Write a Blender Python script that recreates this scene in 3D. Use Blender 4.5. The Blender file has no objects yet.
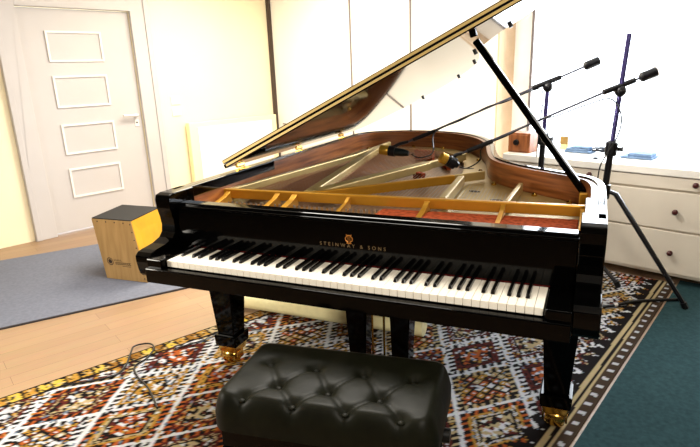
import bpy, bmesh, math, random
import numpy as np
from mathutils import Vector, Matrix

S = bpy.context.scene
COL = S.collection
random.seed(7)
PI = math.pi

# ------------------------------------------------------------------ camera
def make_camera():
    yaw, pitch, roll, f = -.385, .285, -.027, 557.0
    d = Vector((math.sin(yaw)*math.cos(pitch), math.cos(yaw)*math.cos(pitch), -math.sin(pitch)))
    r = Vector((math.cos(yaw), -math.sin(yaw), 0)); u = r.cross(d)
    R = r*math.cos(roll)+u*math.sin(roll); U = u*math.cos(roll)-r*math.sin(roll)
    cam = bpy.data.cameras.new('camera'); ob = bpy.data.objects.new('camera', cam); COL.objects.link(ob)
    m = Matrix.Identity(4)
    for i in range(3):
        m[i][0], m[i][1], m[i][2] = R[i], U[i], -d[i]
    m[0][3], m[1][3], m[2][3] = 1.309, -1.394, 1.216
    ob.matrix_world = m
    cam.sensor_fit = 'HORIZONTAL'; cam.sensor_width = 36.0; cam.lens = 36.0*f/700.0
    cam.shift_x = -19.5/700.0; cam.shift_y = 5.0/700.0
    cam.clip_start = .02; cam.clip_end = 100
    S.camera = ob
make_camera()

# ------------------------------------------------------------------ light and exposure
TH = math.radians(20.0)                       # the room stands turned against the piano
E1 = Vector((math.cos(TH), -math.sin(TH), 0)); E2 = Vector((math.sin(TH), math.cos(TH), 0))
def rp(a, b, z=0.0): return E1*a + E2*b + Vector((0, 0, z))

W = bpy.data.worlds.new('world'); S.world = W; W.use_nodes = True
bg = W.node_tree.nodes['Background']; bg.inputs[0].default_value = (.86, .93, 1.0, 1); bg.inputs[1].default_value = 4.0

def area(name, loc, size, power, col, target=None, sy=None):
    l = bpy.data.lights.new(name, 'AREA'); l.energy = power; l.color = col; l.shape = 'RECTANGLE'
    l.size = size; l.size_y = sy or size
    o = bpy.data.objects.new(name, l); COL.objects.link(o); o.location = loc
    if target is not None:
        o.rotation_euler = (Vector(target)-Vector(loc)).to_track_quat('-Z', 'Y').to_euler()
    return o
area('ceiling_light_warm', rp(-1.6, 1.7, 2.05), .9, 46, (1.0, .91, .73))
area('ceiling_fill', rp(-.2, 1.0, 2.05), 1.0, 50, (1.0, .95, .86))  # added overhead fill that brightens the back wall and floor
area('side_fill', (-1.35, -1.15, .95), .4, 25, (1.0, .93, .80), (.2, .9, .05))  # fill light added at the left, reaches the roll beneath the piano
area('front_fill', (1.9, -1.5, 1.75), .5, 20, (1.0, .93, .82), (.8, .6, .2))  # added fill from the camera side, lifts keys and rug
area('window_daylight', rp(.55, 3.35, 1.2), 1.7, 70, (.86, .93, 1.0), rp(.4, 0, .6), 1.6)
vs = S.view_settings
S.display_settings.display_device = 'sRGB'
vs.view_transform = 'Standard'; vs.look = 'None'; vs.exposure = 0.62; vs.gamma = 1.0; vs.use_curve_mapping = False

# ------------------------------------------------------------------ materials
def lin(c):
    return tuple((x/255/12.92 if x/255 <= .04045 else ((x/255+.055)/1.055)**2.4) for x in c)
def mat(name, rgb, rough=.5, metal=0.0, var=.06, scale=12.0, ior=1.45, spec=.5, coat=0.0, bump=0.0, emit=None):
    m = bpy.data.materials.new(name); m.use_nodes = True
    nt = m.node_tree; b = nt.nodes['Principled BSDF']
    c = lin(rgb)
    b.inputs['Roughness'].default_value = rough; b.inputs['Metallic'].default_value = metal
    b.inputs['IOR'].default_value = ior; b.inputs['Specular IOR Level'].default_value = spec
    b.inputs['Coat Weight'].default_value = coat
    tc = nt.nodes.new('ShaderNodeTexCoord'); n = nt.nodes.new('ShaderNodeTexNoise')
    n.inputs['Scale'].default_value = scale; n.inputs['Detail'].default_value = 4
    nt.links.new(tc.outputs['Object'], n.inputs['Vector'])
    rp_ = nt.nodes.new('ShaderNodeValToRGB')
    rp_.color_ramp.elements[0].position = .3; rp_.color_ramp.elements[1].position = .7
    rp_.color_ramp.elements[0].color = (*[max(0, x*(1-var)) for x in c], 1)
    rp_.color_ramp.elements[1].color = (*[min(1, x*(1+var)) for x in c], 1)
    nt.links.new(n.outputs['Fac'], rp_.inputs['Fac']); nt.links.new(rp_.outputs['Color'], b.inputs['Base Color'])
    if bump:
        bp = nt.nodes.new('ShaderNodeBump'); bp.inputs['Strength'].default_value = bump; bp.inputs['Distance'].default_value = .003
        nt.links.new(n.outputs['Fac'], bp.inputs['Height']); nt.links.new(bp.outputs['Normal'], b.inputs['Normal'])
    if emit:
        b.inputs['Emission Color'].default_value = (*lin(rgb), 1); b.inputs['Emission Strength'].default_value = emit
    return m
def wood(name, dark, light, rough=.35, stretch=(1.2, 1.2, 22.0), spec=.5, coat=0.0):
    m = mat(name, light, rough, spec=spec, coat=coat); nt = m.node_tree
    n = [x for x in nt.nodes if x.type == 'TEX_NOISE'][0]; tc = [x for x in nt.nodes if x.type == 'TEX_COORD'][0]
    mp = nt.nodes.new('ShaderNodeMapping'); mp.inputs['Scale'].default_value = stretch
    nt.links.new(tc.outputs['Object'], mp.inputs['Vector']); nt.links.new(mp.outputs['Vector'], n.inputs['Vector'])
    n.inputs['Scale'].default_value = 3.0; n.inputs['Detail'].default_value = 6
    cr = [x for x in nt.nodes if x.type == 'VALTORGB'][0]
    cr.color_ramp.elements[0].color = (*lin(dark), 1); cr.color_ramp.elements[1].color = (*lin(light), 1)
    return m

BLACK = mat('black_lacquer', (2, 2, 2), .07, var=.02, spec=.14)
RIMB = mat('black_rim_lacquer', (3, 3, 3), .07, var=.02, spec=.35)
LID = mat('black_lid_lacquer', (6, 5, 5), .05, var=.02, spec=.5)
BLACKM = mat('black_satin', (10, 10, 11), .35, var=.1)
IVORY = mat('white_key_plastic', (246, 240, 226), .25, var=.02)
EBONY = mat('black_key_ebony', (9, 8, 8), .22, var=.05)
GOLD = mat('gold_plate_paint', (196, 142, 44), .32, metal=.55, var=.08)
GOLDL = mat('pale_gold_plate_paint', (176, 150, 92), .38, metal=.45, var=.12, scale=6)
BRASS = mat('brass', (200, 158, 74), .2, metal=1.0, var=.08)
CHROME = mat('steel', (170, 170, 175), .25, metal=1.0)
COPPER = mat('copper_string', (150, 92, 52), .35, metal=.8)
STEELS = mat('steel_string', (150, 148, 145), .35, metal=.8)
FELTD = mat('dark_red_felt', (70, 16, 14), .95, var=.2, scale=60, spec=.1)
BRASSH = mat('brass_hinge_strip', (196, 170, 108), .45, metal=.25, var=.05)
FELT = mat('red_felt', (146, 66, 36), .95, var=.45, scale=60, spec=.1)
MAHOG = wood('mahogany_veneer', (94, 48, 22), (168, 102, 54), .3)
SOUND = wood('spruce_soundboard', (122, 84, 48), (164, 120, 74), .4, (30, 2, 2))
PINB = mat('pin_block', (120, 84, 40), .5, metal=.2, var=.3, scale=40)
LEATHER = mat('black_leather', (17, 18, 9), .48, var=.25, scale=30, bump=.25, spec=.16)
WALLC = mat('cream_wall_paint', (240, 228, 196), .85, var=.02, scale=3, spec=.2)
WALLW = mat('white_wall_paint', (238, 234, 226), .85, var=.02, scale=3, spec=.2)
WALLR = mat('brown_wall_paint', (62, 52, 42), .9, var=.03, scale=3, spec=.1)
DOORM = mat('white_door_paint', (190, 186, 186), .5, var=.02, scale=4)
MOULD = mat('white_door_moulding', (228, 224, 220), .4, var=.01)
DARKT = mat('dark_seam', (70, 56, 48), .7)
GREYT = mat('grey_seam', (120, 112, 110), .7)
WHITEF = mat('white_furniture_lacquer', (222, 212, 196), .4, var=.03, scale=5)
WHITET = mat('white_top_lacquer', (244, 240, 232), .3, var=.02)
PANEL = mat('ivory_panel', (248, 238, 190), .6, var=.02, scale=3)
CAJF = wood('birch_front', (150, 118, 70), (172, 138, 88), .55, (14, 14, 1.5))
CAJY = mat('yellow_stain', (206, 148, 10), .45, var=.10, scale=9)
CAJT = mat('black_seat_grip', (24, 24, 26), .75, var=.2, scale=70)
CAJE = mat('pale_plywood_edge', (232, 204, 120), .5)
INK = mat('dark_print', (42, 26, 18), .6)
MATG = mat('grey_blue_mat', (108, 112, 126), .95, var=.10, scale=60, spec=.1)
MATT = mat('teal_mat', (42, 66, 70), .95, var=.18, scale=60, spec=.1)
MATE = mat('mat_edge', (44, 40, 44), .9)
ROLL = mat('cream_roll', (246, 236, 184), .8, var=.05, scale=40, spec=.2)
STAND = mat('stand_black', (14, 13, 18), .35, var=.1)
STANDP = mat('stand_violet_steel', (74, 66, 120), .25, metal=.5)
MICG = mat('gold_mic_grille', (214, 164, 56), .35, metal=.7, var=.2, scale=200)
MICB = mat('mic_green_black', (16, 26, 26), .3)
BOXW = wood('reddish_box_wood', (112, 62, 30), (154, 92, 50), .45, (16, 2, 2))
KNOB = mat('dark_red_knob', (70, 20, 20), .3)
CLOTHB = mat('blue_grey_cloth', (112, 136, 168), .9, var=.2, scale=25, spec=.1)
JAR = mat('amber_jar', (146, 116, 60), .3, var=.2)
JARB = mat('pale_yellow_base', (236, 216, 150), .4)
DARKD = mat('dark_device', (40, 46, 58), .5)

def floor_material():
    m = bpy.data.materials.new('oak_plank_floor'); m.use_nodes = True; nt = m.node_tree; b = nt.nodes['Principled BSDF']
    tc = nt.nodes.new('ShaderNodeTexCoord'); mp = nt.nodes.new('ShaderNodeMapping')
    mp.inputs['Rotation'].default_value = (0, 0, math.radians(-62))
    br = nt.nodes.new('ShaderNodeTexBrick')
    br.inputs['Scale'].default_value = 1.0; br.inputs['Brick Width'].default_value = .9; br.inputs['Row Height'].default_value = .085
    br.inputs['Mortar Size'].default_value = .0012; br.inputs['Color1'].default_value = (*lin((166, 136, 106)), 1)
    br.inputs['Color2'].default_value = (*lin((156, 126, 98)), 1); br.inputs['Mortar'].default_value = (*lin((126, 98, 74)), 1)
    n = nt.nodes.new('ShaderNodeTexNoise'); n.inputs['Scale'].default_value = 4
    mp2 = nt.nodes.new('ShaderNodeMapping'); mp2.inputs['Scale'].default_value = (2, 30, 1)
    mx = nt.nodes.new('ShaderNodeMixRGB'); mx.blend_type = 'MULTIPLY'; mx.inputs['Fac'].default_value = .3
    L = nt.links.new
    L(tc.outputs['Object'], mp.inputs['Vector']); L(mp.outputs['Vector'], br.inputs['Vector'])
    L(mp.outputs['Vector'], mp2.inputs['Vector']); L(mp2.outputs['Vector'], n.inputs['Vector'])
    L(br.outputs['Color'], mx.inputs['Color1']); L(n.outputs['Color'], mx.inputs['Color2']); L(mx.outputs['Color'], b.inputs['Base Color'])
    b.inputs['Roughness'].default_value = .45
    return m
FLOOR = floor_material()
def rug_material():
    m = bpy.data.materials.new('woven_kilim'); m.use_nodes = True; nt = m.node_tree; b = nt.nodes['Principled BSDF']
    a = nt.nodes.new('ShaderNodeAttribute'); a.attribute_name = 'weave'
    n = nt.nodes.new('ShaderNodeTexNoise'); n.inputs['Scale'].default_value = 90
    tc = nt.nodes.new('ShaderNodeTexCoord'); mx = nt.nodes.new('ShaderNodeMixRGB'); mx.blend_type = 'MULTIPLY'; mx.inputs['Fac'].default_value = .35
    nt.links.new(tc.outputs['Object'], n.inputs['Vector']); nt.links.new(a.outputs['Color'], mx.inputs['Color1'])
    nt.links.new(n.outputs['Color'], mx.inputs['Color2']); nt.links.new(mx.outputs['Color'], b.inputs['Base Color'])
    b.inputs['Roughness'].default_value = .95; b.inputs['Specular IOR Level'].default_value = .1
    return m
def glass_material():
    m = bpy.data.materials.new('window_glass'); m.use_nodes = True; nt = m.node_tree
    out = nt.nodes['Material Output']; nt.nodes.remove(nt.nodes['Principled BSDF'])
    t = nt.nodes.new('ShaderNodeBsdfTransparent'); g = nt.nodes.new('ShaderNodeBsdfGlossy'); g.inputs['Roughness'].default_value = .02
    fr = nt.nodes.new('ShaderNodeFresnel'); fr.inputs['IOR'].default_value = 1.2; mx = nt.nodes.new('ShaderNodeMixShader')
    nt.links.new(fr.outputs[0], mx.inputs[0]); nt.links.new(t.outputs[0], mx.inputs[1]); nt.links.new(g.outputs[0], mx.inputs[2])
    nt.links.new(mx.outputs[0], out.inputs['Surface'])
    return m
GLASS = glass_material()

# ------------------------------------------------------------------ mesh helpers
class MB:
    def __init__(s): s.v = []; s.f = []
    def add(s, vs, fs):
        o = len(s.v); s.v += [tuple(v) for v in vs]; s.f += [tuple(i+o for i in f) for f in fs]; return s
    def box(s, x0, x1, y0, y1, z0, z1):
        return s.hexa([(x0, y0, z0), (x1, y0, z0), (x1, y1, z0), (x0, y1, z0)], [(x0, y0, z1), (x1, y0, z1), (x1, y1, z1), (x0, y1, z1)])
    def rbox(s, a0, a1, b0, b1, z0, z1):       # a box along the room's own axes
        P = [(a0, b0), (a1, b0), (a1, b1), (a0, b1)]
        return s.hexa([rp(a, b, z0) for a, b in P], [rp(a, b, z1) for a, b in P])
    def hexa(s, bot, top):
        return s.add(list(bot)+list(top), [(3, 2, 1, 0), (4, 5, 6, 7), (0, 1, 5, 4), (1, 2, 6, 5), (2, 3, 7, 6), (3, 0, 4, 7)])
    def prism(s, poly, z0, z1):
        n = len(poly)
        vs = [(x, y, z0) for x, y in poly]+[(x, y, z1) for x, y in poly]
        return s.add(vs, [tuple(range(n-1, -1, -1)), tuple(range(n, 2*n))]+[(i, (i+1) % n, n+(i+1) % n, n+i) for i in range(n)])
    def xprism(s, prof, x0, x1):               # profile in (y, z) pushed along x
        n = len(prof)
        vs = [(x0, y, z) for y, z in prof]+[(x1, y, z) for y, z in prof]
        return s.add(vs, [tuple(range(n)), tuple(range(2*n-1, n-1, -1))]+[(i, n+i, n+(i+1) % n, (i+1) % n) for i in range(n)])
    def tube(s, pts, r, n=8, cap=True):
        pts = [Vector(p) for p in pts]; m = len(pts)
        rs = r if isinstance(r, (list, tuple)) else [r]*m
        vs = []; up = None
        for i, p in enumerate(pts):
            t = (pts[min(i+1, m-1)]-pts[max(i-1, 0)]).normalized()
            if up is None: up = t.orthogonal().normalized()
            up = (up - t*up.dot(t)); up = up.normalized() if up.length > 1e-6 else t.orthogonal().normalized()
            w = t.cross(up)
            for k in range(n):
                a = 2*PI*k/n; vs.append(p+(up*math.cos(a)+w*math.sin(a))*rs[i])
        fs = [(i*n+k, i*n+(k+1) % n, (i+1)*n+(k+1) % n, (i+1)*n+k) for i in range(m-1) for k in range(n)]
        if cap: fs += [tuple(range(n-1, -1, -1)), tuple(range((m-1)*n, m*n))]
        return s.add(vs, fs)
    def bar(s, p, q, w, h):                    # square bar, w across, h upwards
        p = Vector(p); q = Vector(q); t = (q-p).normalized()
        sd = t.cross(Vector((0, 0, 1)))
        sd = sd.normalized() if sd.length > 1e-5 else Vector((1, 0, 0)); up = sd.cross(t)
        c = lambda o: [o-sd*w/2-up*h/2, o+sd*w/2-up*h/2, o+sd*w/2+up*h/2, o-sd*w/2+up*h/2]
        return s.add(c(p)+c(q), [(3, 2, 1, 0), (4, 5, 6, 7), (0, 1, 5, 4), (1, 2, 6, 5), (2, 3, 7, 6), (3, 0, 4, 7)])
    def ball(s, c, r, n=12, sz=1.0):
        c = Vector(c); pts = []
        for i in range(n//2+1):
            a = PI*i/(n//2)
            for k in range(n):
                b = 2*PI*k/n; pts.append(c+Vector((r*math.sin(a)*math.cos(b), r*math.sin(a)*math.sin(b), r*sz*math.cos(a))))
        return s.add(pts, [(i*n+k, (i+1)*n+k, (i+1)*n+(k+1) % n, i*n+(k+1) % n) for i in range(n//2) for k in range(n)])
    def build(s, name, m, parent=None, bevel=0.0, smooth=False, seg=2):
        me = bpy.data.meshes.new(name); me.from_pydata(s.v, [], s.f)
        bm = bmesh.new(); bm.from_mesh(me)
        bmesh.ops.remove_doubles(bm, verts=bm.verts, dist=1e-6); bmesh.ops.recalc_face_normals(bm, faces=bm.faces)
        bm.to_mesh(me); bm.free()
        o = bpy.data.objects.new(name, me); COL.objects.link(o); me.materials.append(m)
        if smooth:
            me.shade_smooth()
            try: me.set_sharp_from_angle(angle=math.radians(42))
            except Exception: pass
        if bevel:
            b = o.modifiers.new('bevel', 'BEVEL'); b.width = bevel; b.segments = seg; b.limit_method = 'ANGLE'; b.angle_limit = math.radians(40)
        if parent is not None:
            o.parent = parent
            # parts keep the place's own coordinates: undo the offset of the empty at the thing's base
            if parent.type == 'EMPTY': o.location = -Vector(parent.location)
        return o
def thing(name, label, cat, loc, group=None):
    o = bpy.data.objects.new(name, None); COL.objects.link(o); o.location = loc
    o.empty_display_size = .05; return tag(o, label, cat, group)
def tag(o, label, cat, group=None):
    o['label'] = label; o['category'] = cat
    if group: o['group'] = group
    return o
def struct(o): o['kind'] = 'structure'; return o
def smooth(pts, k=8, closed=False):            # Catmull-Rom through the points
    P = [Vector(p) for p in pts]; n = len(P); out = []
    for i in range(n if closed else n-1):
        if closed: a, b, c, d = P[(i-1) % n], P[i], P[(i+1) % n], P[(i+2) % n]
        else: a, b, c, d = P[max(i-1, 0)], P[i], P[i+1], P[min(i+2, n-1)]
        for j in range(k):
            t = j/k
            out.append(.5*((2*b)+(c-a)*t+(2*a-5*b+4*c-d)*t*t+(3*b-a-3*c+d)*t**3))
    if not closed: out.append(P[-1])
    return out

# ------------------------------------------------------------------ the room
def build_room():
    struct(MB().rbox(-3.0, 3.2, -2.6, 3.6, -.06, 0).build('floor', FLOOR))
    struct(MB().rbox(-3.0, 3.2, -2.6, 3.2, 2.1, 2.16).build('ceiling', WALLW))
    B = 2.85
    wl = MB()                                   # door wall with the door opening (b .60 .. 1.43)
    wl.rbox(-3.0, -2.9, -2.6, .60, 0, 2.1).rbox(-3.0, -2.9, 1.43, B, 0, 2.1).rbox(-3.0, -2.9, .60, 1.43, 1.68, 2.1)
    struct(wl.build('wall_left', WALLC))
    wb = MB()
    wb.rbox(-3.0, -.371, B, B+.35, 0, 2.1).rbox(-.371, 1.55, B, B+.35, 1.9, 2.1).rbox(1.55, 3.2, B, B+.35, 0, 2.1)
    wb.rbox(-.371, 1.55, B, B+.35, 0, .22)
    struct(wb.build('wall_back', WALLW))
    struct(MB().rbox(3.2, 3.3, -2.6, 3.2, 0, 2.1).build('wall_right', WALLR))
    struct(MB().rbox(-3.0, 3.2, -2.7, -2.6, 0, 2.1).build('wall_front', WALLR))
    struct(MB().rbox(-2.9, -2.885, 1.62, B, 0, .07).build('baseboard_left', MOULD))
    struct(MB().rbox(-2.9, -.371, B-.015, B, 0, .07).build('baseboard_back', MOULD))
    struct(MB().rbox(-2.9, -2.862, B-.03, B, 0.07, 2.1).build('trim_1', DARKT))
    struct(MB().rbox(-1.81, -1.795, B-.008, B, 0.07, 2.1).build('trim_2', GREYT))
    struct(MB().rbox(-1.155, -1.141, B-.008, B, 0.07, 2.1).build('trim_3', GREYT))
    struct(MB().rbox(-2.79, -2.74, B-.006, B, .66, .672).build('trim_4', GREYT))
    struct(MB().rbox(-.371, -.358, B, B+.23, .22, 1.9).build('trim_6', mat('shaded_reveal_tone', (206, 178, 146), .8, spec=.2)))  # jamb lining, its beige puts the shade of the recess into the colour
    # door frame
    fr = MB(); fr.rbox(-2.905, -2.87, 1.43, 1.585, 0, 1.83).rbox(-2.905, -2.87, .45, .60, 0, 1.83).rbox(-2.905, -2.87, .60, 1.43, 1.68, 1.83)
    fr.rbox(-2.87, -2.858, 1.54, 1.585, 0, 1.83).rbox(-2.87, -2.858, .45, .49, 0, 1.83).rbox(-2.87, -2.858, .49, 1.54, 1.79, 1.83)
    struct(fr.build('trim_5', DOORM, bevel=.004))
    d = MB().rbox(-2.955, -2.92, .605, 1.425, .01, 1.675).build('door_1', DOORM); struct(d)
    for z0, z1 in ((.27, .50), (.61, .84), (.965, 1.20), (1.30, 1.52)):
        m = MB(); b0, b1 = .78, 1.185
        for q in ((b0, b1, z0, z0+.014), (b0, b1, z1-.014, z1), (b0, b0+.014, z0+.014, z1-.014), (b1-.014, b1, z0+.014, z1-.014)):
            m.rbox(-2.92, -2.908, *q)
        m.build('panel_moulding', MOULD, d)
    h = MB(); h.tube([rp(-2.92, 1.375, .868), rp(-2.875, 1.375, .868), rp(-2.868, 1.37, .868), rp(-2.868, 1.25, .873)], .011, 8)
    h.build('door_handle', MOULD, d, smooth=True)
    k = MB().rbox(-2.92, -2.914, 1.362, 1.395, .775, .83); kp = k.build('lock_plate', MOULD, d)
    MB().tube([rp(-2.914, 1.378, .806), rp(-2.911, 1.378, .806)], .007, 10).build('keyhole', INK, kp)
    # window in the deep recess behind the chest of drawers
    w = MB(); b0, b1 = 3.08, 3.13
    w.rbox(-.371, -.225, b0, b1, .22, 1.9).rbox(1.48, 1.55, b0, b1, .22, 1.9).rbox(-.225, 1.48, b0, b1, .22, .32).rbox(-.225, 1.48, b0, b1, 1.83, 1.9)
    w.rbox(.60, .67, b0, b1, .32, 1.83)
    win = struct(w.build('window_1', WHITET))
    MB().rbox(-.225, -.207, b0-.012, b0, .32, 1.83).build('window_gasket', GREYT, win)
    MB().rbox(-.225, .60, b0+.02, b0+.026, .32, 1.83).build('pane', GLASS, win)
    MB().rbox(.67, 1.48, b0+.02, b0+.026, .32, 1.83).build('pane', GLASS, win)
build_room()

def light_switches():
    for i, (z, lab) in enumerate(((.965, 'upper white light switch on the cream wall beside the door'), (.868, 'lower white light switch on the cream wall beside the door'))):
        t = thing('light_switch', lab, 'light switch', rp(-2.9, 1.745, z), 'light switches beside the door')
        MB().rbox(-2.9, -2.891, 1.70, 1.785, z-.036, z+.036).build('switch_plate', MOULD, t, bevel=.003)
        MB().rbox(-2.891, -2.886, 1.715, 1.77, z-.022, z+.022).build('rocker', MOULD, t, bevel=.002)
light_switches()

# ------------------------------------------------------------------ wall panel, dresser
def build_panel():
    t = thing('heater_panel', 'pale ivory flat rectangular panel standing against the cream wall behind the piano', 'panel', rp(-2.86, 2.28, 0))
    MB().rbox(-2.875, -2.815, 1.80, 2.785, .06, .765).build('body', PANEL, t, bevel=.006)
    MB().rbox(-2.815, -2.806, 1.88, 2.72, .12, .72).build('front_sheet', WHITET, t, bevel=.003)
    for b in (1.9, 2.65): MB().rbox(-2.87, -2.83, b, b+.04, 0, .06).build('foot', GREYT, t)
build_panel()

def build_dresser():
    t = thing('dresser', 'low white chest of drawers under the bright window, right of the piano', 'chest of drawers', rp(.55, 2.6, 0))
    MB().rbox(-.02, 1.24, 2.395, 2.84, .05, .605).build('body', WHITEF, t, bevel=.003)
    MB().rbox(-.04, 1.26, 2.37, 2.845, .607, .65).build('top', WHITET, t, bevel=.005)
    for a, b in ((.02, 2.43), (1.16, 2.43), (.02, 2.76), (1.16, 2.76)): MB().rbox(a, a+.05, b, b+.05, 0, .05).build('foot', GREYT, t)
    for z0, z1, kn in ((.537, .602, .575), (.315, .525, .42), (.07, .305, .19)):
        d = MB().rbox(-.005, 1.225, 2.378, 2.395, z0, z1).build('drawer', WHITEF, t, bevel=.003)
        for a in (.125, .53, 1.08) if kn == .575 else (.25, 1.0):
            k = MB(); k.tube([rp(a, 2.378, kn), rp(a, 2.366, kn)], .007, 8); k.ball(rp(a, 2.356, kn), .016, 10)
            k.build('knob', KNOB, d, smooth=True)
build_dresser()

def dresser_items():
    z = .651
    t = thing('wooden_box', 'small reddish brown wooden box with a round black knob on the chest of drawers', 'box', rp(.03, 2.51, z))
    MB().rbox(-.045, .105, 2.45, 2.57, z, z+.125).build('case', BOXW, t, bevel=.004)
    MB().rbox(-.03, .09, 2.444, 2.45, z+.012, z+.113).build('front_panel', BOXW, t, bevel=.002)
    k = MB().tube([rp(.015, 2.444, z+.065), rp(.015, 2.430, z+.065)], [.02, .016], 14).build('knob', BLACKM, t, smooth=True)
    t = thing('glass_jar', 'little amber jar with a pale yellow foot on the chest of drawers', 'jar', rp(.205, 2.76, z))
    MB().tube([rp(.205, 2.76, z), rp(.205, 2.76, z+.032)], [.034, .026], 14).build('base', JARB, t, smooth=True)
    MB().rbox(.18, .235, 2.73, 2.785, z+.032, z+.085).build('jar_body', JAR, t, bevel=.006)
    c = MB()
    for i, (a, b, w, d, h) in enumerate(((.26, 2.62, .17, .10, .014), (.27, 2.625, .14, .09, .028), (.30, 2.63, .11, .07, .038))):
        c.rbox(a, a+w, b, b+d, z if i == 0 else z+(.014, .028)[i-1], z+h)
    tag(c.build('folded_cloth', CLOTHB, bevel=.005, seg=3), 'folded blue grey cloth lying on the chest of drawers beside the amber jar', 'cloth')
    cp = [rp(.46+.055*math.cos(q*.9)+.004*q, 2.70+.035*math.sin(q*1.1), z+.012+.018*abs(math.sin(q*.7))) for q in range(22)]
    tag(MB().tube(smooth(cp, 5), .0065, 6).build('cable_coil', DARKD, smooth=True), 'tangled black cable heap on the chest of drawers between the cloth and the tall pole', 'cable')
    q = MB().rbox(.62, .80, 2.57, 2.70, z, z+.012); q.rbox(.66, .79, 2.585, 2.69, z+.012, z+.030)
    tag(q.build('notebook', CLOTHB, bevel=.004), 'blue grey folder lying on the right part of the chest of drawers', 'folder')
    tag(MB().tube([rp(.52, 2.46, z), rp(.52, 2.46, z+.012)], [.016, .010], 10).build('bottle_cap', DARKD), 'tiny dark cap near the front edge of the chest of drawers', 'cap')
dresser_items()

# ------------------------------------------------------------------ floor coverings
def build_rug():
    # corners: left edge and right edge slightly out of parallel, as it lies
    A = Vector((-.93, -.49)); Bp = Vector((.36, 2.02)); Cc = Vector((2.0, 1.55)); D = Vector((1.13, -.53))
    A = Vector((-.59, .166)) - Vector((.254, .493))*1.35; Bp = Vector((-.59, .166))+Vector((.254, .493))*4.30
    R0 = Vector((1.45, .727)); rd = Vector((.113, .383)); D = R0-rd*3.6; Cc = R0+rd*3.1
    nu, nv = 330, 400
    u = np.linspace(0, 1, nu)[:, None]; v = np.linspace(0, 1, nv)[None, :]
    X = (1-u)*(1-v)*A.x+u*(1-v)*D.x+u*v*Cc.x+(1-u)*v*Bp.x
    Y = (1-u)*(1-v)*A.y+u*(1-v)*D.y+u*v*Cc.y+(1-u)*v*Bp.y
    top = np.stack([X, Y, np.full_like(X, .006)], -1).reshape(-1, 3)
    q = .0115
    xq, yq = np.floor(X/q)*q, np.floor(Y/q)*q
    a1, a2 = math.radians(160), math.radians(50)
    n1 = (math.cos(a1), -math.sin(a1)); n2 = (math.cos(a2), -math.sin(a2))
    s1 = .262; s2 = .232
    p = -(X*n1[0]+Y*n1[1])/s1; r = (X*n2[0]+Y*n2[1])/s2
    o1 = -((.687)*n1[0]+.996*n1[1])/s1; o2 = (.784*n2[0]+.805*n2[1])/s2
    p = p-o1; r = r-o2
    ci, cj = np.floor(p).astype(int), np.floor(r).astype(int)
    fp, fr = p-np.floor(p)-.5, r-np.floor(r)-.5
    m = np.maximum(np.abs(fp), np.abs(fr)); other = np.where(np.abs(fp) > np.abs(fr), fr, fp)
    def h(i, j, k): 
        x = np.sin(i*127.1+j*311.7+k*74.7)*43758.5453; return x-np.floor(x)
    L = lambda *c: np.array(lin(c))
    white = L(206, 208, 214); black = L(20, 15, 15); orange = L(168, 84, 36); gold = L(172, 130, 54); maroon = L(86, 32, 26)
    beige = L(176, 158, 120); blue = L(120, 140, 165); ochre = L(140, 98, 40)
    col = np.zeros(X.shape+(3,))
    pick = lambda hh, lst: np.array(lst)[np.minimum((hh*len(lst)).astype(int), len(lst)-1)]
    hc = h(ci, cj, 1.0); hd = h(ci, cj, 2.0)
    ring = pick(hc, [maroon, orange, maroon, gold, ochre, beige])
    inner = pick(hd, [beige, gold, beige, white*.7, orange])
    # speckled centre
    sp = h(np.floor(X/.016), np.floor(Y/.016), 3.0)
    cen = np.where((sp < .28)[..., None], black, np.where((sp > .82)[..., None], white, np.where((sp > .66)[..., None], maroon, inner)))
    col[:] = cen
    def put(mask, c): col[mask] = c[mask] if c.ndim == 3 else c
    put((m > .235) & (m <= .27), black)
    # stepped ring with a second tone
    stp = ((np.floor(other*14) % 2) == 0)
    put((m > .27) & (m <= .325), ring)
    chk = (np.floor(other*20)+np.floor(m*40)) % 2 == 0
    put((m > .27) & (m <= .365) & chk & (hd < .75), np.where((hd < .4)[..., None], white*.8, beige))
    put((m > .298) & (m <= .325) & stp, np.broadcast_to(black, col.shape))
    put((m > .325) & (m <= .365), np.where((hc < .5)[..., None], maroon, gold))
    # comb teeth leading to the pale dividing lines
    teeth = ((other*8) % 1.0) < .40
    put((m > .365) & (m <= .468), np.broadcast_to(black, col.shape))
    tc_ = pick(h(ci, cj, 5.0), [white, white, beige, orange])
    put((m > .365) & (m <= .468) & teeth, tc_)
    put(m > .468, np.broadcast_to(white, col.shape))
    # the small cells in the middle of the rug: orange and gold zigzags
    alt = (h(ci, cj, 7.0) < .45)
    g1, g2 = (fp+fr)*5.2, (fp-fr)*5.2
    gm = np.maximum(np.abs(g1-np.floor(g1)-.5), np.abs(g2-np.floor(g2)-.5))
    zc = pick(h(np.floor(g1)+ci*7, np.floor(g2)+cj*5, 8.0), [orange, gold, white, maroon, beige, orange, gold])
    zc = np.where((gm > .36)[..., None], black, np.where((gm < .14)[..., None], white, zc))
    put(alt & (m <= .365), zc)
    # single knots in other wools, worn evenly through the weave
    kn = h(np.floor(X/.011), np.floor(Y/.011), 13.0)
    put(kn < .05, np.broadcast_to(black, col.shape)); put((kn > .10) & (kn < .135), np.broadcast_to(white, col.shape))
    put((kn > .20) & (kn < .245), np.broadcast_to(gold, col.shape)); put((kn > .27) & (kn < .295), np.broadcast_to(blue*.7, col.shape))
    # borders along the two long sides
    def edge_d(P0, d): 
        d = d.normalized(); return (X-P0.x)*d.y-(Y-P0.y)*d.x, (X-P0.x)*d.x+(Y-P0.y)*d.y
    dl, sl = edge_d(Vector((-.59, .166)), Vector((.254, .493)))
    blk = np.floor(sl/.052); hb = h(blk, blk*0, 9.0)
    bc = pick(hb, [gold, beige, gold, ochre, L(200, 170, 70)])
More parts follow.
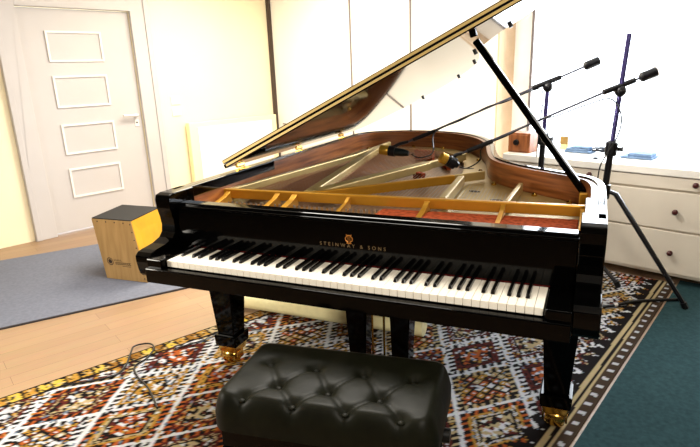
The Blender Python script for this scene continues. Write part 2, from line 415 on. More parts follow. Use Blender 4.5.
    put(dl < .066, bc); put((dl < .066) & (((sl/.052) % 1.0) < .2), np.broadcast_to(black, col.shape))
    put((dl < .066) & (kn > .82), np.broadcast_to(black, col.shape)); put((dl < .066) & (kn < .12), np.broadcast_to(beige, col.shape))
    put((dl >= .066) & (dl < .08), np.broadcast_to(black, col.shape)); put(dl < .008, np.broadcast_to(black, col.shape))
    dr, sr = edge_d(R0, rd); dr = -dr
    tri = np.abs(((sr/.088) % 1.0)-.5)*2
    put((dr < .165) & (dr > .085) & ((dr-.085)/.08 < 1.15-tri), np.broadcast_to(black, col.shape))
    put((dr <= .085) & (dr > .068), np.broadcast_to(beige, col.shape)); put((dr <= .068) & (dr > .056), np.broadcast_to(black, col.shape))
    put((dr <= .056) & (dr > .045), np.broadcast_to(beige, col.shape))
    put((dr <= .045), np.broadcast_to(L(62, 48, 36), col.shape))
    put((dr <= .036) & (dr > .014) & (((sr/.07) % 1.0) < .3), np.broadcast_to(white*.8, col.shape))
    n = nu*nv
    idx = np.arange(n).reshape(nu, nv)
    f = np.stack([idx[:-1, :-1], idx[1:, :-1], idx[1:, 1:], idx[:-1, 1:]], -1).reshape(-1, 4)
    # underside and edges
    loop = np.concatenate([idx[:, 0], idx[-1, 1:], idx[-2::-1, -1], idx[0, -2:0:-1]])
    low = top[loop].copy(); low[:, 2] = .0005
    nl = len(loop); side = np.stack([loop, n+np.arange(nl), n+(np.arange(nl)+1) % nl, np.roll(loop, -1)], -1)
    me = bpy.data.meshes.new('rug')
    me.from_pydata(np.concatenate([top, low]).tolist(), [], f.tolist()+side.tolist())
    at = me.attributes.new('weave', 'FLOAT_COLOR', 'POINT')
    c4 = np.ones((n+nl, 4), dtype=np.float32); c4[:n, :3] = col.reshape(-1, 3); c4[n:, :3] = L(70, 50, 36)
    at.data.foreach_set('color', c4.ravel())
    me.materials.append(rug_material()); me.update()
    o = bpy.data.objects.new('rug', me); COL.objects.link(o)
    tag(o, 'large multicoloured kilim rug with white comb lines and diamonds under the piano', 'rug')
build_rug()

def build_mats():
    e0 = Vector((-1.091, .634)); e1 = Vector((-.80, 1.03)); d = (e1-e0).normalized(); n = Vector((-d.y, d.x))
    a = e0-d*.55; b = e0+d*1.35
    P = [a, b, b+n*1.25, a+n*1.25]
    t = thing('floor_mat', 'flat grey blue mat under the box drum at the left', 'mat', (-1.4, 1.1, 0))
    MB().prism([tuple(q) for q in P], .0, .006).build('carpet', MATG, t)
    MB().hexa([(*(a-n*.012), 0), (*(b-n*.012), 0), (*b, 0), (*a, 0)], [(*(a-n*.012), .008), (*(b-n*.012), .008), (*b, .008), (*a, .008)]).build('edging', MATE, t)
    R0 = Vector((1.45, .727)); rd = Vector((.113, .383)).normalized(); n = Vector((rd.y, -rd.x))
    a = R0-rd*1.2+n*.012; b = R0+rd*1.3+n*.012
    tag(MB().prism([tuple(q) for q in (a, a+n*.75, b+n*.75, b)], 0, .006).build('floor_mat', MATT), 'dark teal mat on the floor along the right edge of the rug', 'mat')
build_mats()

def build_roll():
    t = thing('carpet_roll', 'long cream rolled mat lying on the rug beneath the piano', 'rolled mat', (.17, .86, 0))
    p, q = Vector((-.43, .875, .052)), Vector((.655, .862, .052)); d = (q-p).normalized()
    sp = []
    MB().tube([p, q], .045, 20).build('roll', ROLL, t, smooth=True)
    # loose outer layer that ends in a flap on the floor
    f = MB(); w = []
    for k in range(9):
        a = -.2+k*.32; w.append((.048*math.cos(a), .048*math.sin(a)))
    vs = [p+Vector((0, -x, z)) for x, z in w]+[q+Vector((0, -x, z)) for x, z in w]+[p+Vector((0, -x*.97, z*.97)) for x, z in w]+[q+Vector((0, -x*.97, z*.97)) for x, z in w]
    m = len(w); fs = []
    for k in range(m-1):
        fs += [(k, k+1, m+k+1, m+k), (2*m+k, 3*m+k, 3*m+k+1, 2*m+k+1)]
    fs += [(0, m, 3*m, 2*m), (m-1, 3*m-1, 4*m-1, 2*m-1)]
    f.add(vs, fs); f.build('outer_layer', ROLL, t, smooth=True)
build_roll()

def cable(pts, r, m, label, k=8):
    return tag(MB().tube(smooth(pts, k), r, 6).build('cable', m, smooth=True), label, 'cable')
cable([(-.60, -.03, .0115), (-.47, .08, .0115), (-.46, .16, .0115), (-.53, .27, .0115), (-.565, .33, .0115), (-.52, .372, .0115), (-.465, .345, .0115),
       (-.43, .26, .0115), (-.428, .19, .0115), (-.36, .13, .0115), (-.25, .075, .0115), (-.12, -.02, .0115)], .004, BLACKM, 'thin black cable looped on the left edge of the rug')
cable([(-.37, .37, .0115), (-.34, .42, .0115), (-.30, .48, .012), (-.24, .60, .012), (-.10, .66, .012)], .0035, MICB, 'dark cable running along the rug beside the left piano leg')
def cable_right():
    t = thing('cable', 'black cable with pale tape bands on the rug at the far right', 'cable', (1.5, 1.48, .0115))
    MB().tube(smooth([(1.28, 1.25, .0147), (1.40, 1.412, .0147), (1.48, 1.477, .0147), (1.60, 1.57, .0147), (1.80, 1.66, .0147)], 8), .0075, 8).build('cable_sheath', BLACKM, t, smooth=True)
    for x, y, x2, y2 in ((1.385, 1.395, 1.415, 1.424), (1.475, 1.473, 1.49, 1.485)):
        MB().tube([(x, y, .0147), (x2, y2, .0165)], .0085, 8).build('tape_band', MOULD, t)
cable_right()

# ------------------------------------------------------------------ cajon
def build_cajon():
    z0 = .008
    t = thing('cajon_drum', 'yellow sided wooden box drum with black top standing by the door', 'drum', (-1.2, 1.15, z0))
    F = Vector((-1.091, .987)); fx = Vector((-1, -.05)).normalized(); bk = Vector((-.30, .955)).normalized()
    w, dp, h = .30, .33, .379
    lean = Vector((-.064, .004))                     # the front right edge leans
    B = [F, F+fx*w, F+fx*w+bk*dp, F+bk*dp]
    T = [F+lean, F+fx*w+lean*.8, F+fx*w+bk*dp+lean*.4, F+bk*dp+lean*.5]
    b3 = [(*q, z0) for q in B]; t3 = [(*q, h) for q in T]
    V = [Vector(q) for q in b3+t3]
    cen = sum(V, Vector())/8
    ins = [cen+(q-cen)*.985 for q in V]
    MB().hexa(ins[:4], ins[4:]).build('body', CAJE, t)
    def slab(idx, th, m, name, parent=t):
        P = [V[i] for i in idx]; n = (P[1]-P[0]).cross(P[3]-P[0]).normalized()
        if n.dot(P[0]-cen) < 0: n = -n
        return MB().add([p-n*.004 for p in P]+[p+n*th for p in P], [(3, 2, 1, 0), (4, 5, 6, 7), (0, 1, 5, 4), (1, 2, 6, 5), (2, 3, 7, 6), (3, 0, 4, 7)]).build(name, m, parent), P, n
    slab((3, 0, 4, 7), .002, CAJY, 'side_panel'); slab((1, 2, 6, 5), .002, CAJY, 'side_panel'); slab((2, 3, 7, 6), .002, CAJY, 'rear_panel')
    fp, P, n = slab((0, 1, 5, 4), .004, CAJF, 'front_panel')
    slab((4, 5, 6, 7), .006, CAJT, 'seat')
    # printed emblem and two lines of worn lettering
    def on(u, v): return (P[0]*(1-u)+P[1]*u)*(1-v)+(P[3]*(1-u)+P[2]*u)*v+n*.0046
    ex = (P[1]-P[0]).normalized()*-1; ez = (P[3]-P[0]).normalized()
    m = MB(); c = on(.80, .30); k = 20
    for ro, ri in ((.024, .019), (.014, 0.0)):
        vs = [c+(ex*math.cos(2*PI*i/k)+ez*math.sin(2*PI*i/k))*ro for i in range(k)]+[c+(ex*math.cos(2*PI*i/k)+ez*math.sin(2*PI*i/k))*max(ri, .0005) for i in range(k)]
        m.add(vs, [(i, (i+1) % k, k+(i+1) % k, k+i) for i in range(k)])
    def stroke(o, w_, h_): m.add([o, o+ex*w_, o+ex*w_+ez*h_, o+ez*h_], [(0, 1, 2, 3)])
    o = c+ex*.032+ez*.006
    for i in range(5): stroke(o+ex*.012*i, .0085, .003); stroke(o+ex*.012*i, .003, .012)
    o = c+ex*.038-ez*.016
    for i in range(8): stroke(o+ex*.0145*i, .011, .0042); stroke(o+ex*.0145*i, .0042, .015); stroke(o+ex*.0145*i+ez*.011, .011, .004)
    stroke(c+ex*.085-ez*.026, .062, .003)
    m.build('emblem', INK, fp)
    s = MB()
    for v in np.linspace(.06, .95, 8): s.ball(on(.035, v), .0045, 6)
    for u in (.2, .42, .64, .86): s.ball(on(u, .965), .0045, 6)
    s.build('screws', INK, fp)
build_cajon()

# ------------------------------------------------------------------ the grand piano
OUT = smooth([(-.13, .20), (-.13, .6), (-.13, 1.0), (-.13, 1.45), (-.13, 1.85), (-.112, 1.98), (-.05, 2.075), (.06, 2.14), (.21, 2.18), (.37, 2.165), (.53, 2.10),
              (.665, 1.97), (.765, 1.79), (.83, 1.58), (.875, 1.36), (.93, 1.17), (1.03, 1.035), (1.15, .94), (1.255, .868), (1.325, .80), (1.357, .70), (1.363, .56), (1.363, .38), (1.363, .20)], 6)
OUT = [(p.x, p.y) for p in [Vector((q[0], q[1])) for q in OUT]]
def inset(d):
    r = []
    for i, p in enumerate(OUT):
        a = Vector(OUT[max(i-1, 0)]); b = Vector(OUT[min(i+1, len(OUT)-1)]); t = (b-a).normalized()
        q = Vector(p)+Vector((t.y, -t.x))*d; r.append((q.x, q.y))
    return r
def ring(d0, d1, z0, z1):
    A, B = inset(d0), inset(d1); n = len(A)
    vs = [(*p, z0) for p in A]+[(*p, z1) for p in A]+[(*p, z1) for p in B]+[(*p, z0) for p in B]
    fs = []
    for i in range(n-1):
        for k in range(4):
            k2 = (k+1) % 4; fs.append((k*n+i, k*n+i+1, k2*n+i+1, k2*n+i))
    fs += [(0, n, 2*n, 3*n), (n-1, 4*n-1, 3*n-1, 2*n-1)]
    return MB().add(vs, fs)
ZR = .797
def text_mesh(body, size, name, m, parent, M, spacing=1.0):
    cu = bpy.data.curves.new(name, 'FONT'); cu.body = body; cu.size = size; cu.extrude = .0004; cu.align_x = 'CENTER'; cu.space_character = spacing
    tmp = bpy.data.objects.new(name, cu); COL.objects.link(tmp)
    dg = bpy.context.evaluated_depsgraph_get(); dg.update()
    me = bpy.data.meshes.new_from_object(tmp.evaluated_get(dg)); bpy.data.objects.remove(tmp); bpy.data.curves.remove(cu)
    me.transform(M); me.materials.clear(); me.materials.append(m)
    o = bpy.data.objects.new(name, me); COL.objects.link(o); o.parent = parent
    return o

def build_piano():
    P = thing('grand_piano', 'black lacquered grand piano with its lid propped open on the patterned rug', 'piano', (.61, .9, 0))
    rim = ring(0, .026, .526, ZR).build('rim', RIMB, P, bevel=.003, smooth=True)
    ring(.026, .046, .60, ZR-.006).build('inner_rim', MAHOG, P, smooth=True)
    # sculpted arms at both ends of the keyboard
    prof = [(.26, ZR), (.15, ZR), (.128, .792), (.122, .775), (.124, .745), (.134, .71), (.1385, .68), (.134, .655), (.118, .638), (.08, .626), (.03, .621), (.008, .617), (-.006, .605), (-.006, .585), (-.001, .557), (.004, .538), (.014, .526), (.26, .526)]
    for x0, x1 in ((-.1305, -.068), (1.296, 1.3635)):
        MB().xprism(prof, x0, x1).build('arm', BLACK, P, bevel=.003)
    # cheek blocks, key slip, key bed, underside
    for x0, x1 in ((-.0675, -.004), (1.229, 1.2955)):
        MB().box(x0, x1, -.022, .148, .545, .607).build('cheek_block', BLACK, P, bevel=.004)
    MB().box(-.0675, 1.2955, -.034, -.010, .525, .577).build('key_slip', BLACK, P, bevel=.004)
    MB().box(-.0675, 1.2955, -.009, .56, .528, .548).build('key_bed', BLACKM, P)
    MB().prism(inset(.03), .53, .56).build('bottom_board', BLACKM, P)
    # keys
    k = 1.225/52
    wk = MB().box(.0006, k-.0006, 0, .149, .578, .600).build('white_key', IVORY, P, bevel=.0012)
    base = Vector(wk.location)
    for i in range(1, 52):
        o = wk.copy(); COL.objects.link(o); o.parent = P; o.location = base+Vector((i*k, 0, 0))
    bk = MB().hexa([(-.0058, .050, .6003), (.0058, .050, .6003), (.0058, .149, .6003), (-.0058, .149, .6003)],
                   [(-.0045, .055, .611), (.0045, .055, .611), (.0045, .149, .611), (-.0045, .149, .611)]).build('black_key', EBONY, P, bevel=.001)
    first = True
    for i in range(51):
        nt = 'ABCDEFG'[i % 7]
        if nt in 'BE': continue
        off = {'A': .0008, 'C': -.0012, 'D': .0012, 'F': -.0015, 'G': 0.0}[nt]
        o = bk if first else bk.copy()
        if not first: COL.objects.link(o); o.parent = P
        first = False; o.location = base+Vector(((i+1)*k+off, 0, 0))
    MB().box(-.004, 1.229, .1485, .1498, .600, .605).build('key_felt', FELTD, P)
    # fallboard with the lettering, rails above it
    fb = MB().box(-.0675, 1.2955, .150, .166, .560, .742).build('fallboard', BLACK, P, bevel=.003)
    GILT = mat('gilt_lettering', (116, 96, 66), .4, metal=.4)
    M = Matrix.Translation((.622, .1492, .659)) @ Matrix.Rotation(PI/2, 4, 'X')
    text_mesh('STEINWAY & SONS', .0165, 'lettering', GILT, fb, M, 1.75)
    em = MB(); c = Vector((.612, .1494, .688))
    for s in (-1, 1):
        em.tube([c+Vector((s*x, -.0004, z)) for x, z in ((.003, -.012), (.011, -.006), (.012, .002), (.006, .009), (.009, .014))], .0016, 6)
    for x in (-.004, 0, .004): em.tube([c+Vector((x, -.0004, -.010)), c+Vector((x, -.0004, .011))], .0007, 5)
    em.tube([c+Vector((-.008, -.0004, .011)), c+Vector((.008, -.0004, .011))], .0013, 6); em.tube([c+Vector((-.008, -.0004, -.015)), c+Vector((.008, -.0004, -.015))], .0018, 6)
    em.build('emblem', mat('gilt_emblem', (186, 120, 50), .35, metal=.5), fb, smooth=True)
    MB().box(-.0675, 1.2955, .1665, .215, .690, .758).build('stretcher', RIMB, P, bevel=.004)
    MB().box(-.0675, 1.31, .150, .172, .7425, .750).build('fallboard_rail', BLACK, P, bevel=.002)
    for x0, x1 in ((1.302, 1.333),):
        MB().box(x0, x1, .215, .56, .715, .772).build('desk_rail', BLACK, P, bevel=.003)
    MB().box(-.1055, -.079, .16, .86, .756, ZR+.0005).build('rim_lining', BLACK, P, bevel=.002)
    # soundboard, iron plate, strings
    MB().prism(inset(.045), .640, .655).build('soundboard', SOUND, P)
    pb = [(-.085, .218), (1.318, .218), (1.318, .545), (-.085, .46)]
    pin = MB().prism(pb, .655, .690).build('pin_block', PINB, P)
    pl = MB()
    gold = [(.80, .53), (1.312, .555), (1.312, .68), (1.285, .775), (1.20, .85), (1.06, .955), (.95, 1.06), (.885, 1.17), (.83, 1.36), (.787, 1.56), (.725, 1.76), (.63, 1.93), (.51, 2.05), (.365, 2.115), (.21, 2.13), (.075, 2.095), (-.02, 2.03), (-.075, 1.94), (-.082, 1.86),
            (-.03, 1.86), (.0, 1.93), (.09, 2.0), (.21, 2.03), (.35, 2.015), (.46, 1.96), (.55, 1.86), (.63, 1.71), (.68, 1.52), (.715, 1.33), (.735, 1.18), (.76, 1.0)]
    plate = MB().prism(gold, .672, .694).build('iron_plate', GOLDL, P, bevel=.003)
    MB().hexa([(-.09, .462, .706), (1.317, .551, .706), (1.317, .573, .706), (-.09, .484, .706)], [(-.09, .462, .745), (1.317, .551, .745), (1.317, .573, .745), (-.09, .484, .745)]).build('plate_flange', GOLD, plate, bevel=.004)
    MB().prism([(-.082, .47), (-.045, .47), (-.045, 1.9), (-.082, 1.9)], .672, .694).build('plate_edge', GOLDL, plate)
    def strut(p, q, w, m=GOLDL, h=.04):
        MB().bar((*p, .742-h/2), (*q, .742-h/2), w, h).build('strut', m, plate, bevel=.005)
    strut((-.075, .49), (.075, 1.48), .026); strut((.075, 1.48), (.093, 1.99), .022)
    strut((.27, .53), (.15, 1.38), .042); strut((.15, 1.38), (.09, 1.85), .034)
    strut((.285, .55), (.54, 1.30), .052); strut((.54, 1.30), (.665, 1.62), .016)
    strut((.275, .51), (.75, 1.0), .022, GOLD); strut((.75, 1.0), (.86, 1.13), .016)
    strut((.81, .56), (.785, .99), .030); strut((1.041, .57), (1.05, .90), .020)
    # curved arms in front of the flange
    def arm(x, y, w=.014):
        n = 7; prof_ = [(y+.004, .738)]
        for i in range(n):
            a = i/(n-1); prof_.append((y-.20*a, .738-.046*(a**.6)))
        prof_ += [(y-.20, .690), (y+.004, .690)]
        MB().xprism(prof_, x-w/2, x+w/2).build('flange_arm', GOLD, plate, bevel=.002)
    for x, w in ((-.062, .02), (.16, .02), (.235, .024), (.46, .014), (.765, .020), (1.035, .016), (1.298, .02)): arm(x, .465+(x+.09)*.063, w)
    # dark cut-outs and nose bolts of the plate
    for x, y, a, l in ((.862, .90, -.2, .05), (.975, .765, -.1, .05), (.80, 1.17, .1, .05), (.775, 1.27, .2, .045), (.735, 1.42, .2, .04)):
        n = 14; vs = []
        for i in range(n):
            u_, v_ = l/2*math.cos(2*PI*i/n), .013*math.sin(2*PI*i/n)
            vs.append((x+u_*math.cos(a)-v_*math.sin(a), y+u_*math.sin(a)+v_*math.cos(a)))
        MB().prism(vs, .690, .6955).build('plate_opening', INK, plate)
    nb = MB()
    for i in range(30, len(OUT)-10, 9):
        x, y = inset(.075)[i]; nb.tube([(x, y, .69), (x, y, .702), (x, y, .708)], [.011, .011, .005], 8)
    nb.build('plate_bolts', BRASS, plate, smooth=True)
    st = MB()
    for i in range(26):
        a = i/25
        st.tube([(-.06+.32*a, .49+.02*a, .712), (.02+.50*a, 1.93+.07*math.sin(PI*a)-.16*a*a, .716)], .0016, 4, False)
    o = st.build('bass_strings', COPPER, P); o['kind'] = 'stuff'
    st = MB()
    for i in range(70):
        a = i/69; x = .285+1.01*a
        far = 1.60-.95*a**.75
        st.tube([(x, .52+.055*a, .704), (x-.06*(1-a), max(far, .72), .704)], .0009, 4, False)
    o = st.build('treble_strings', STEELS, P); o['kind'] = 'stuff'
    tp = MB()
    for i in range(60):
        x = -.03+.62*i/59
        for j in range(3):
            y = .30+.055*j+(x+.09)*.05+(.01 if i % 2 else 0)
            tp.tube([(x, y, .690), (x, y, .706)], .0024, 5)
    o = tp.build('tuning_pins', STEELS, P); o['kind'] = 'stuff'
    MB().hexa([(.60, .33, .6905), (1.285, .36, .6905), (1.285, .535, .6905), (.60, .495, .6905)], [(.60, .335, .703), (1.285, .365, .703), (1.285, .53, .703), (.60, .49, .703)]).build('felt_strip', FELT, P, bevel=.004)
    for q in ([(.30, 1.86), (.42, 1.82), (.43, 1.85), (.31, 1.89)], [(.50, 1.72), (.58, 1.55), (.60, 1.56), (.52, 1.74)], [(.50, 1.19), (.56, 1.13), (.575, 1.15), (.52, 1.21)]):
        MB().prism(q, .655, .712).build('string_felt', FELT, P)
    # lid: hinged along the straight side
    ph = math.radians(26.2); hx, hz = -.13, .812
    LM = Matrix.Translation((hx, 0, hz)) @ Matrix.Rotation(-ph, 4, 'Y')
    def lidpart(mb, name, m, parent, **kw):
        mb.v = [tuple(LM @ Vector(v)) for v in mb.v]; return mb.build(name, m, parent, **kw)
    lo = [(x+.13, y) for x, y in inset(-.004) if y > .555]
    lo = [(0-.004, .552)]+lo+[(1.363+.134, .552)]
    lid = lidpart(MB().prism(lo, 0, .017), 'lid', LID, P, bevel=.002)
    flap = lidpart(MB().prism([(-.004, .556), (1.497, .556), (1.497, .90), (1.44, .955), (-.004, .955)], .0195, .036), 'front_flap', LID, lid, bevel=.002)
    lidpart(MB().box(.01, 1.49, .5495, .5515, .0045, .0135), 'piano_hinge', BRASSH, lid)
    lidpart(MB().box(-.002, 1.49, .5535, .5555, .0228, .0322), 'piano_hinge', BRASSH, flap)
    for x, y in inset(.02)[52:-14:12]:
        lidpart(MB().tube([(x+.13, y, 0), (x+.13, y, -.012)], .009, 8), 'bumper', BLACKM, lid)
    for y in (.64, 1.18, 1.72):
        h = MB(); h.tube([(-.136, y, .806), (-.136, y+.055, .806)], .0075, 8); h.box(-.128, -.10, y, y+.055, ZR-.001, ZR+.002)
        h.build('hinge', BRASS, rim)
    # prop stick
    a, b = Vector((1.303, .75, .735)), Vector((.868, .8065, 1.2955))
    pr = MB().bar(a, b, .022, .026).build('lid_prop', BLACK, P, bevel=.004)
    MB().box(1.278, 1.316, .715, .775, .690, .752).build('prop_bracket', GOLD, P, bevel=.004)
    # legs
    def leg(cx, cy):
        L = MB()
        def sq(w, z): return [(cx-w/2, cy-w/2, z), (cx+w/2, cy-w/2, z), (cx+w/2, cy+w/2, z), (cx-w/2, cy+w/2, z)]
        L.hexa(sq(.078, .125), sq(.128, .53))
        lg = L.build('leg', BLACK, P, bevel=.004)
        MB().hexa(sq(.100, .092), sq(.106, .142)).build('leg_collar', BLACK, lg, bevel=.005)
        MB().hexa(sq(.080, .062), sq(.088, .093)).build('ferrule', BRASS, lg, bevel=.004)
        c = MB()
        c.tube([(cx-.032, cy-.012, .0412), (cx-.022, cy-.012, .0412), (cx+.022, cy-.012, .0412), (cx+.032, cy-.012, .0412)], [.026, .0345, .0345, .026], 18)
        c.box(cx-.042, cx-.035, cy-.03, cy+.012, .03, .064).box(cx+.035, cx+.042, cy-.03, cy+.012, .03, .064)
        c.build('caster', BRASS, lg, smooth=True)
    leg(-.060, .385); leg(1.262, .385); leg(.22, 1.86)
    # pedal lyre
    ly = MB()
    for s in (-1, 1):
        c = .622
        ly.hexa([(c+s*.085-.030, .355, .10), (c+s*.085+.030, .355, .10), (c+s*.085+.030, .42, .10), (c+s*.085-.030, .42, .10)],
                [(c+s*.090-.044, .34, .52), (c+s*.090+.044, .34, .52), (c+s*.090+.044, .435, .52), (c+s*.090-.044, .435, .52)])
    lyre = ly.build('pedal_lyre', BLACK, P, bevel=.004)
    MB().box(.47, .755, .31, .44, .045, .115).build('pedal_box', BLACK, lyre, bevel=.006)
    for x in (.555, .612, .669):
        MB().hexa([(x-.016, .20, .040), (x+.016, .20, .040), (x+.012, .31, .058), (x-.012, .31, .058)], [(x-.016, .20, .050), (x+.016, .20, .050), (x+.012, .31, .070), (x-.012, .31, .070)]).build('pedal', BRASS, lyre, bevel=.003)
    for x in (.585, .632): MB().tube([(x, .395, .115), (x, .395, .52)], .0045, 8).build('pedal_rod', BRASS, lyre)
    for s in (-1, 1): MB().tube([(.612+s*.06, .435, .09), (.612+s*.15, .62, .53)], .011, 8).build('lyre_brace', BLACK, lyre)
build_piano()

# ------------------------------------------------------------------ bench
def build_bench():
    a = math.radians(6.5); cx, cy = .700, -.170
    t = thing('piano_bench', 'black tufted leather piano bench in front of the keyboard', 'bench', (cx, cy, 0))
    ca, sa = math.cos(a), math.sin(a)
    def w(u, v, z): return (cx+u*ca-v*sa, cy+u*sa+v*ca, z)
    hw, hd = .305, .165
    buttons = [(-.215+.143*i, .04) for i in range(4)]+[(-.1435+.143*i, -.065) for i in range(3)]+[(-.215+.143*i, -.14) for i in range(4)]
    nu, nv = 90, 52; g = []
    for i in range(nu):
        for j in range(nv):
            u = (i/(nu-1)*2-1); v = (j/(nv-1)*2-1)
            x, y = u*hw, v*hd
            # rounded corners
            r = .05; dx = max(abs(x)-(hw-r), 0); dy = max(abs(y)-(hd-r), 0); dd = math.hypot(dx, dy)
            if dd > r: s = r/dd; x = math.copysign((hw-r)+dx*s, x); y = math.copysign((hd-r)+dy*s, y); dd = r
            e = min(hw-abs(x), hd-abs(y)); e = min(e, r-dd if dd > 0 else e)
            z = .333+.064*(1-max(0, 1-e/.035)**2.6)
            for bx, by in buttons:
                q2 = (x-bx)**2+(y-by)**2
                z -= .016*math.exp(-q2/.00035)+.006*math.exp(-q2/.0025)
            for bx, by in buttons:               # creases running between the buttons
                for ex, ey in buttons:
                    L = math.hypot(ex-bx, ey-by)
                    if .05 < L < .14 and ey < by:
                        tx, ty = (ex-bx)/L, (ey-by)/L; al = (x-bx)*tx+(y-by)*ty; pe = abs((x-bx)*ty-(y-by)*tx)
                        if 0 < al < L: z -= .005*math.exp(-(pe/.006)**2)
            g.append(w(x, y, z))
    fs = [(i*nv+j, (i+1)*nv+j, (i+1)*nv+j+1, i*nv+j+1) for i in range(nu-1) for j in range(nv-1)]
    loop = [i*nv for i in range(nu)]+[(nu-1)*nv+j for j in range(1, nv)]+[i*nv+nv-1 for i in range(nu-2, -1, -1)]+[j for j in range(nv-2, 0, -1)]
    n0 = len(g); low = [(g[i][0], g[i][1], .290) for i in loop]; m = len(loop)
    mb = MB().add(g+low, fs+[(loop[k], loop[(k+1) % m], n0+(k+1) % m, n0+k) for k in range(m)]+[tuple(n0+k for k in range(m))])
    cu = mb.build('cushion', LEATHER, t, smooth=True)
    for bx, by in buttons:
        MB().ball(w(bx, by, .376), .0085, 10, .5).build('button', LEATHER, cu, smooth=True)
    def b(u0, u1, v0, v1, z0, z1): return MB().hexa([w(u0, v0, z0), w(u1, v0, z0), w(u1, v1, z0), w(u0, v1, z0)], [w(u0, v0, z1), w(u1, v0, z1), w(u1, v1, z1), w(u0, v1, z1)])
    b(-.285, .285, -.145, .145, .225, .285).build('seat_frame', BLACK, t, bevel=.004)
    for su in (-1, 1):
        for sv in (-1, 1):
            x, y = su*.262, sv*.122
            MB().hexa([w(x-.016, y-.016, .007), w(x+.016, y-.016, .007), w(x+.016, y+.016, .007), w(x-.016, y+.016, .007)],
                      [w(x-.024, y-.024, .226), w(x+.024, y-.024, .226), w(x+.024, y+.024, .226), w(x-.024, y+.024, .226)]).build('leg', BLACK, t, bevel=.003)
        MB().tube([w(su*.285, 0, .255), w(su*.318, 0, .255)], .02, 12).build('height_knob', BLACKM, t, smooth=True)
build_bench()

# ------------------------------------------------------------------ microphone stands and microphones
def V3(*a): return Vector(a)
def build_stand(label, foot, zc, p_low, p_top, z_clutch, joint, tip, tail, feet, lift, grp):
    t = thing('microphone_stand', label, 'microphone stand', foot, grp)
    ax = (p_top-p_low).normalized()
    def onp(z): return p_low+ax*((z-p_low.z)/ax.z)
    MB().tube([onp(zc-.30), onp(z_clutch)], .0165, 12).build('lower_pole', STAND, t, smooth=True)
    MB().tube([onp(z_clutch), onp(joint.z+lift)], .0115, 10).build('upper_pole', STANDP, t, smooth=True)
    c = MB(); c.tube([onp(z_clutch-.035), onp(z_clutch-.03), onp(z_clutch+.03), onp(z_clutch+.04)], [.022, .030, .030, .018], 12)
    cl = c.build('clutch', STAND, t, smooth=True)
    MB().tube([onp(z_clutch)+V3(.028, 0, 0), onp(z_clutch)+V3(.055, -.005, 0)], [.007, .012], 8).build('clutch_knob', STAND, cl)
    cc = MB(); cc.tube([onp(zc-.035), onp(zc+.035)], .027, 12); col_ = cc.build('leg_collar', STAND, t, smooth=True)
    for i, f in enumerate(feet):
        o = onp(zc); d = V3(f.x-o.x, f.y-o.y, 0).normalized()
        lg = MB().tube([o+d*.022, o+d*.055+V3(0, 0, -.012), f+V3(0, 0, .016)], [.012, .014, .011], 8).build('leg', STAND, t, smooth=True)
        MB().tube([f+V3(0, 0, .0005)+d*.006, f+V3(0, 0, .03)-d*.008], .016, 8).build('rubber_foot', BLACKM, lg)
    # boom
    bd = (tip-joint).normalized()
    jo = MB().ball(joint, .028, 12); sh = jo.build('boom_joint', STAND, t, smooth=True)
    side = bd.cross(V3(0, 0, 1)).normalized()
    MB().tube([joint+side*.02, joint+side*.055], [.006, .010], 8).build('joint_knob', STAND, sh)
    up = V3(0, 0, .026)
    MB().tube([joint+up-bd*.07, joint+up+bd*.09], .0135, 10).build('boom_clamp', STAND, t, smooth=True)
    boom = MB().tube([joint+up+(tail-joint), joint+up-bd*.05, joint+up+bd*.05, tip], .0056, 8).build('boom_arm', mat('boom_chrome', (104, 104, 116), .3, metal=.8), t, smooth=True)
    td = (tail-joint).normalized()
    MB().tube([joint+up+(tail-joint)-td*.03, joint+up+(tail-joint)-td*.02, joint+up+(tail-joint)+td*.05, joint+up+(tail-joint)+td*.055], [.014, .024, .024, .016], 12).build('counterweight', STAND, t, smooth=True)
    # grip sleeve near the microphone end
    L = (tip-joint-up).length
    MB().tube([tip-bd*.16+up*.05, tip-bd*.03], .011, 8).build('boom_sleeve', STAND, t, smooth=True)
    return t

g = 'boom stands right of the piano'
A_low, A_top = V3(1.383, 1.60, .58), V3(1.412, 1.60, 1.081)
jA = V3(1.412, 1.60, 1.066); tipA = V3(.722, 1.26, .795)
standA = build_stand('nearer boom microphone stand with large black clutch, standing before the chest of drawers', (1.37, 1.6, 0), .575, A_low, A_top, .79, jA, tipA, jA+(jA-tipA).normalized()*.125,
            [V3(1.80, 1.56, .0065), V3(1.13, 1.38, .0065), V3(1.31, 1.97, .0065)], .26, g)
B_low, B_top = V3(1.047, 1.85, .652), V3(1.058, 1.85, 1.089)
jB = V3(1.058, 1.85, 1.078); tipB = V3(.355, 1.56, .803)
standB = build_stand('farther boom microphone stand reaching over the piano tail, behind the prop stick', (1.04, 1.85, 0), .46, B_low, B_top, .80, jB, tipB, jB+V3(.20, .08, .085),
            [V3(1.497, 1.758, .0065), V3(.93, 2.12, .0065), V3(.76, 1.53, .0065)], 0.0, g)

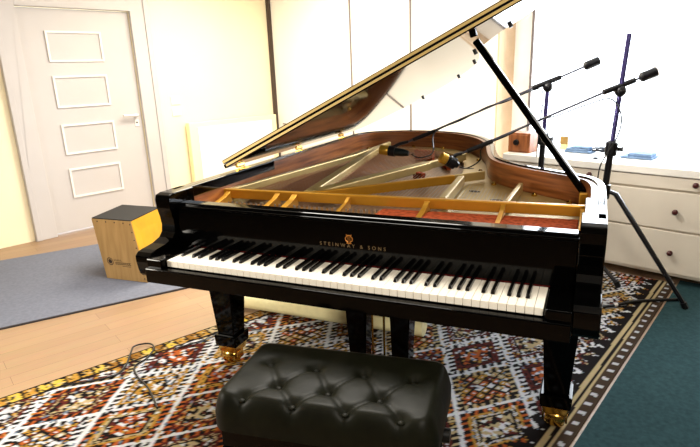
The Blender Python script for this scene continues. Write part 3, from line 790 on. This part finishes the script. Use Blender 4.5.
def build_mic(label, head, tail, tip, clip_at):
    d = (tail-head).normalized(); t = thing('microphone', label, 'microphone', head, 'microphones over the strings')
    L = (tail-head).length
    MB().tube([head-d*.004, head, head+d*.30*L, head+d*.34*L], [.020, .027, .027, .022], 16).build('grille', MICG, t, smooth=True)
    MB().tube([head+d*.33*L, head+d*.36*L, head+d*.80*L, head+d*L], [.021, .024, .021, .014], 16).build('body', MICB, t, smooth=True)
    c = head+d*clip_at*L
    m = MB(); m.tube([c-d*.018, c+d*.018], .029, 14); m.tube([c+V3(0, 0, .02), (c+V3(0, 0, .03)+tip)/2, tip], .009, 8)
    m.build('clip', STAND, t, smooth=True)
build_mic('gold tipped microphone lying level over the tail end of the bass strings', V3(.215, 1.50, .765), V3(.378, 1.50, .749), tipB, .42)
build_mic('gold tipped microphone with round grille pointing at the middle of the strings', V3(.640, 1.19, .786), V3(.712, 1.235, .742), tipA, .62)

def mic_cable(pts, stand): MB().tube(smooth(pts, 8), 0.0034, 6).build('cable', BLACKM, stand, smooth=True)
u = (tipA-jA-V3(0, 0, .026)); s0 = jA+V3(0, 0, .026)
mic_cable([V3(.722, 1.236, .733), V3(.75, 1.29, .722), V3(.80, 1.33, .755), s0+u*.86+V3(0, -.012, -.012), s0+u*.7+V3(0, -.014, -.006), s0+u*.52+V3(0, -.012, .004), s0+u*.40+V3(0, -.014, -.012), s0+u*.2+V3(0, -.012, -.022), V3(1.375, 1.575, 1.03), V3(1.425, 1.57, .95), V3(1.415, 1.565, .85), V3(1.355, 1.56, .72), V3(1.345, 1.56, .62)], standA)
u = (tipB-jB-V3(0, 0, .026)); s0 = jB+V3(0, 0, .026)
mic_cable([V3(.395, 1.50, .744), V3(.44, 1.50, .728), V3(.50, 1.55, .75), s0+u*.80+V3(0, -.012, -.012), s0+u*.6+V3(0, -.014, -.005), s0+u*.42+V3(0, -.012, .006), s0+u*.3+V3(0, -.014, -.008), s0+u*.08+V3(0, -.012, -.012), V3(1.038, 1.832, 1.03), V3(1.030, 1.828, .90), V3(1.022, 1.826, .70)], standB)
